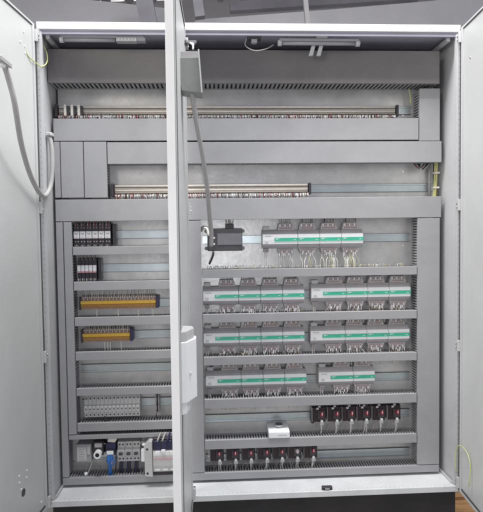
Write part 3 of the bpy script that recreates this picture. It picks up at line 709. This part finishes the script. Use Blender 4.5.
for k, mm in enumerate(['navy', 'wblk', 'navy']): b.tube([(wb*(.3+.2*k), -.04, .004), (wb*(.25+.2*k), -.052, -.02), (wb*(.2+.25*k), -.045, zt-.015)], .0032, mm, 6, 3)
b.build('attached_wires', cb)
for i in range(3):
    o = cb if i == 0 else copy_tree(cb); o.location = (X0+i*wb, YP, at(128, 463.2, .14)[1]); o['label'] = '%s white circuit breaker right of the blue cable' % ['first', 'second', 'third'][i]
# contactor side block
t, w, h, d = devroot('auxiliary_contact_block', 144.5, 152.5, 441.5, 477, .085, 'tall white stepped block attached left of the large contactor', 'contact block')
b = MB(); b.prism([(0, .004), (w, -.003), (w, h), (w*.55, h), (.0, h*.88)], d, -.012, 'y', 'lgrey'); b.box(-.018, -.0004, d+.02, -.012, h*.38, h*.72, 'white'); b.box(-.014, -.0004, d+.03, -.012, h*.721, h*.86, 'white'); b.build('body', t, .003, seg=2)
b = MB(); b.cyl((w*.35, d-.001, h*.78), .0055, .003, 'y', 'black', 10); b.cyl((w*.35, d-.001, h*.10), .0055, .003, 'y', 'black', 10); b.cyl((-.009, d+.019, h*.80), .005, .003, 'y', 'black', 10); b.build('screw_hole', t)
t, w, h, d = devroot('contactor', 152.8, 177, 440, 477, .075, 'large black contactor with white lower front and a red line', 'contactor')
b = MB(); b.box(0, w, d+.022, -.009, 0, h, 'black'); b.box(.002, w-.002, d+.012, d+.0218, h*.72, h*.95, 'navy')
for k in range(4): b.box(w*(.05+.24*k), w*(.05+.24*k)+.004, d+.005, d+.0118, h*.70, h*.98, 'black2')
b.build('body', t, .002)
b = MB(); b.prism([(d+.0215, h*.12), (d+.004, h*.14), (d, h*.30), (d, h*.58), (d+.006, h*.68), (d+.0215, h*.70)], .001, w-.001, 'x', 'lgrey')
for k in range(3):
    for z in (.17, .60): b.box(w*(.08+.32*k), w*(.30+.32*k), d-.001+(.003 if z < .5 else .003), d+.006, h*z, h*(z+.09), 'white')
b.build('front_cover', t, .0015)
b = MB(); b.box(.004, w-.004, d-.0012, d-.0003, h*.50, h*.518, 'pink')
for k in range(9): b.box(.008+k*.009, .008+k*.009+.006, d-.0016, d-.0013, h*.475, h*.49, 'pink')
b.build('red_line', t)
b = MB(); b.box(w*.36, w*.52, d-.008, d+.006, h*.685, h*.74, 'white'); b.build('coil_tab', t, .001)
b = MB()
for k, mm in enumerate(['wgrey', 'wgrey', 'navy', 'wblk']): b.tube([(w*(.2+.2*k), d+.02, h*.92), (w*(.22+.2*k), d+.006, h*1.0), (w*(.30+.2*k), d+.05, h*1.10)], .004, mm, 7, 4)
b.build('attached_wires', t)
X, Z = at(145, 441, .15); b = MB(); b.tube([(X-.02, .17, Z-.02), (X-.01, .14, Z), (X+.012, .13, Z-.008), (X+.02, .15, Z-.03)], .007, 'wgrey', 8, 4); tag(b.build('grey_cable_loop'), 'thick grey cable loop above the white breakers beside the contactor', 'cable')

# ------------------------------------------------------------------ ceiling lamps
def lamp(xa, xb, yc, label, sock, leg):
    Y = .030; X0 = at(xa, yc, Y)[0]; X1 = at(xb, yc, Y)[0]; Z = at((xa+xb)/2, yc, Y)[1]; L = X1-X0
    t = empty('cabinet_lamp', (X0, Y, Z), label, 'lamp', 'slim lamps under the cabinet ceiling')
    b = MB(); b.box(.006, L-.006, -.008, .022, .000, .012, 'lampw'); b.build('housing', t, .003, seg=2)
    b = MB(); b.cyl((.008, .006, -.006), .0085, L*(.62 if sock else .96), 'x', 'lampw', 14); b.build('tube', t)
    b = MB(); b.cyl((0, .006, -.005), .013, .016, 'x', 'lgrey', 14); b.build('end_cap', t)
    if sock:
        b = MB(); b.box(L*.66, L*.90, -.014, .02, -.016, -.0002, 'grey')
        for k in range(6): b.box(L*.68+k*.014, L*.68+k*.014+.008, -.0145, -.0141, -.012, -.004, 'lgrey')
        b.box(L*.902, L, -.012, .02, -.014, -.0002, 'lampw'); b.build('control_box', t, .002)
    else:
        b = MB(); b.cyl((L-.018, .006, -.005), .013, .018, 'x', 'lgrey', 14); b.build('end_cap', t)
    for f in leg:
        x = at(f, yc, Y)[0]-X0; b = MB(); b.cyl((x, -.006, .0185), .0105, .012, 'z', 'white', 12, .007); b.build('knob', t)
    return t
lamp(59.5, 145.5, 38.2, 'slim grey lamp with control box under the cabinet ceiling, left bay', True, (71, 133))
lr = lamp(278, 360, 41.6, 'slim grey lamp under the cabinet ceiling, right bay', False, (290, 351))
X, Z = at(322, 35, .012)
t = empty('lamp_bracket', (X, .024, H-.037), 'small grey bracket with two slanting legs beside the right lamp', 'bracket')
b = MB(); b.box(-.024, .024, -.016, .012, -.016, -.0008, 'grey'); b.build('base', t, .001)
for s in (0, 1):
    b = MB(); b.prism([(-.052+s*.034, -.082), (-.034+s*.034, -.082), (-.016+s*.034, -.0165), (-.032+s*.034, -.0165)], .020, .030, 'y', 'lgrey'); b.build('leg', t, .001)
X, Z = at(254, 34, .03)
t = empty('cable_connector', (X, .03, H-.037), 'small dark cable connector with a thin drooping loop under the ceiling', 'connector')
b = MB(); b.box(-.03, .03, -.01, .016, -.022, -.0008, 'black2'); b.box(-.012, .012, -.012, .012, -.036, -.0222, 'grey'); b.build('body', t, .001)
b = MB(); b.tube([(-.03, 0, -.012), (-.038, 0, -.045), (.0, -.004, -.068), (.05, 0, -.06), (.085, .01, -.038)], .0022, 'wgrey', 6, 4); b.build('cable_loop', t)

# ------------------------------------------------------------------ conduits, covers, earth wires
def path(pts): return [(at(x, y, Y)[0], Y, at(x, y, Y)[1]) for x, y, Y in pts]
b = MB(); b.tube(path([(-6, 57, -.5), (3, 63, -.47), (10, 84, -.43), (15, 105, -.40), (21.6, 145, -.30), (31.6, 178, -.16), (43, 196, -.03), (50.5, 186, .035), (52.3, 160, .05), (50.3, 140, .05), (45, 134, .045), (41.2, 118, .02), (40.4, 104, .02)]), .0098, 'cable', 12, 6)
tag(b.build('grey_conduit'), 'grey flexible conduit looping from the left door to the cabinet side wall', 'conduit')
t = empty('conduit_clamp', (at(50, 134.5, .05)[0], .05, at(50, 134.5, .05)[1]), 'small grey clamp holding the left conduit on the side wall', 'clamp')
b = MB(); b.box(-.034, .012, -.013, .016, -.007, .007, 'lgrey'); b.build('clamp_body', t, .002)
b = MB(); b.cyl((0, -.0165, 0), .004, .003, 'y', 'chrome', 8); b.build('screw', t)
x_, z_ = at(0, 57, -.5)
t = empty('conduit_bracket', (x_, -.5, z_), 'grey angled bracket on the inner face of the left door at the photo edge', 'bracket')
b = MB(); b.prism([(-.045, .012), (.024, -.010), (.024, -.026), (-.045, -.004)], -.05, .04, 'y', 'cable'); b.build('arm', t, .002)
b = MB(); b.cyl((.010, -.006, -.034), .009, .012, 'z', 'white', 10); b.build('cable_gland', t)
Yb = -.30
pts = [at(*q, Yb) for q in ((175.2, 57.5), (199, 57), (202.3, 93), (181.5, 90.5))]
t = empty('conduit_cover', (pts[0][0], Yb, pts[3][1]), 'grey sheet metal cable cover hanging on the middle door near its top', 'cover')
O = Vector((pts[0][0], pts[3][1]))
pr = [(p[0]-O.x, p[1]-O.y) for p in pts]
b = MB(); b.prism(pr, .0, .085, 'y', 'cover')
b.build('front_plate', t, .0015)
tp = [at(*q, Yb) for q in ((174.6, 49.5), (199, 50), (199, 56.4), (175.0, 57.0))]
b = MB(); b.prism([(p[0]-O.x, p[1]-O.y) for p in tp], .016, .085, 'y', 'grey'); b.build('upper_flange', t, .001)
b = MB(); q = [at(*q_, Yb-.002) for q_ in ((197.8, 50), (199.3, 50), (202.7, 93), (201.2, 93))]; b.prism([(p[0]-O.x, p[1]-O.y) for p in q], -.012, -.0005, 'y', 'lgrey'); b.build('side_lip', t)
b = MB(); b.tube(path([(191, 88, -.27), (193.6, 104, -.26), (197.5, 128, -.22), (203, 158, -.15), (207.2, 188, -.06), (209.5, 214, .03), (211.3, 232, .09), (211.3, 246, .112)]), .0092, 'cable', 12, 6)
tag(b.build('grey_conduit'), 'grey flexible conduit hanging from the middle door cover to the black unit', 'conduit')
t = empty('door_stay', (.617, -.03, at(184, 43, -.02)[1]), 'steel door stay arm with pale hook above the grey cable cover', 'door stay')
b = MB(); b.box(-.012, .045, -.012, .004, -.006, .004, 'chrome'); b.cyl((.0, -.004, -.014), .009, .02, 'z', 'black2', 10); b.cyl((.034, -.004, -.012), .007, .016, 'z', 'chrome', 10); b.build('arm', t, .001)
b = MB(); b.tube([(.018, -.01, -.006), (.030, -.012, -.016), (.030, -.012, -.034)], .004, 'white', 8, 4); b.build('hook', t)
b = MB(); b.tube(path([(24, 38, -.10), (27, 54, -.09), (36, 63, -.03), (42, 66.5, .0), (47, 62, .04), (46.5, 52, .04), (40.5, 41, .03)]), .0024, 'wyg', 7, 6)
tag(b.build('earth_wire'), 'yellow green earth wire looping at the top hinge of the left door', 'wire', 'yellow green earth wires')
b = MB(); b.tube(path([(456, 473, -.02), (455, 458, -.02), (457, 447, -.03), (462, 446.5, -.07), (468, 455, -.13), (470.3, 468, -.15), (469, 486, -.15)]), .0022, 'wyg', 7, 6)
tag(b.build('earth_wire'), 'yellow green earth wire arching at the bottom hinge of the right door', 'wire', 'yellow green earth wires')
b = MB(); b.tube(path([(410.5, 104, .17), (410, 95, .17), (408.8, 88.5, .17)]), .003, 'wyg', 6, 4); tag(b.build('earth_wire'), 'pale green wire hanging by the right end of the long terminal strip', 'wire', 'yellow green earth wires')
t = empty('earth_cable_bundle', (at(434, 180, .17)[0], .17, at(434, 180, .17)[1]), 'yellow green earth cables tied together at the right edge between two ducts', 'cable bundle')
x0, z0 = t.location[0], t.location[2]
b = MB()
for k, (m_, dx) in enumerate((('wyg', 0), ('wyg', .008), ('wyel', .004))): b.tube([(dx-.004, -.004*k, -.09), (dx-.002, -.004*k-.004, -.03), (dx+.004, -.004*k, .03), (dx+.006, .0, .10)], .0042, m_, 8, 4)
b.build('cable', t)
b = MB(); b.box(-.008, .018, -.018, .008, -.040, -.032, 'cream'); b.box(-.004, .020, -.018, .008, .028, .036, 'cream'); b.build('cable_tie', t)
b = MB(); X, Z = at(429.5, 180, .19); b.tube([(X, .19, Z-.09), (X, .19, Z+.09)], .0065, 'cable', 10, 1); tag(b.build('vertical_rod'), 'thin grey upright rod beside the yellow green earth cables', 'rod')
b = MB(); random.seed(9)
for k in range(6):
    b.tube(path([(414+k*1.3, 164, .16), (417+k*.9, 167+k*.3, .14+k*.003), (421+k*.8, 168.5, .15), (424+k, 164, .17)]), .0035, random.choice(['wgrey', 'wblk', 'wgrey', 'wbrn']), 6, 4)
tag(b.build('cable_loops'), 'small bundle of grey cable loops under the duct at the upper right', 'cables')
# side socket on right vertical rod etc.
X, Z = at(327, 488.3, .012); t = empty('black_latch', (X, .0, .0275), 'small black plastic latch lying on the front edge of the cabinet floor', 'latch')
b = MB(); b.box(-.023, .023, .004, .022, .0, .015, 'black'); b.build('body', t, .002)
b = MB(); b.box(-.010, .010, .0005, .0038, .004, .010, 'grey'); b.build('button', t, .0006)

# ------------------------------------------------------------------ light
wd = bpy.data.worlds.new('World'); S.world = wd; wd.use_nodes = True
bg = wd.node_tree.nodes['Background']; bg.inputs['Color'].default_value = (.80, .82, .92, 1); bg.inputs['Strength'].default_value = .46
def area(name, loc, target, sx, sy, e, c):
    l = bpy.data.lights.new(name, 'AREA'); l.shape = 'RECTANGLE'; l.size = sx; l.size_y = sy; l.energy = e; l.color = c
    o = bpy.data.objects.new(name, l); col.objects.link(o); o.location = loc
    o.rotation_euler = (Vector(target)-Vector(loc)).to_track_quat('-Z', 'Y').to_euler(); return o
area('skylight', (.95, -.62, 3.75), (.95, -.1, 1.0), 3.4, .6, 190, (1, .99, .975))
area('warm_left_fill', (-1.6, -3.6, 2.6), (1.5, 0, 1.3), 1.6, 1.6, 50, (1, .93, .82))  # added warm fill from out of view, tints the right door
area('phone_flash', (.76, -2.36, 1.02), (.75, 0, 1.02), .16, .16, 6.5, (.95, .97, 1))
area('backdrop_fill', (.5, 3.2, 6.4), (.5, 5.0, 3.5), 6, 2, 900, (1, .98, .96))  # added unseen lamp that brightens the far wall and roof
S.view_settings.view_transform = 'Standard'; S.view_settings.look = 'None'; S.view_settings.exposure = 0
S.cycles.filter_width = 2.2
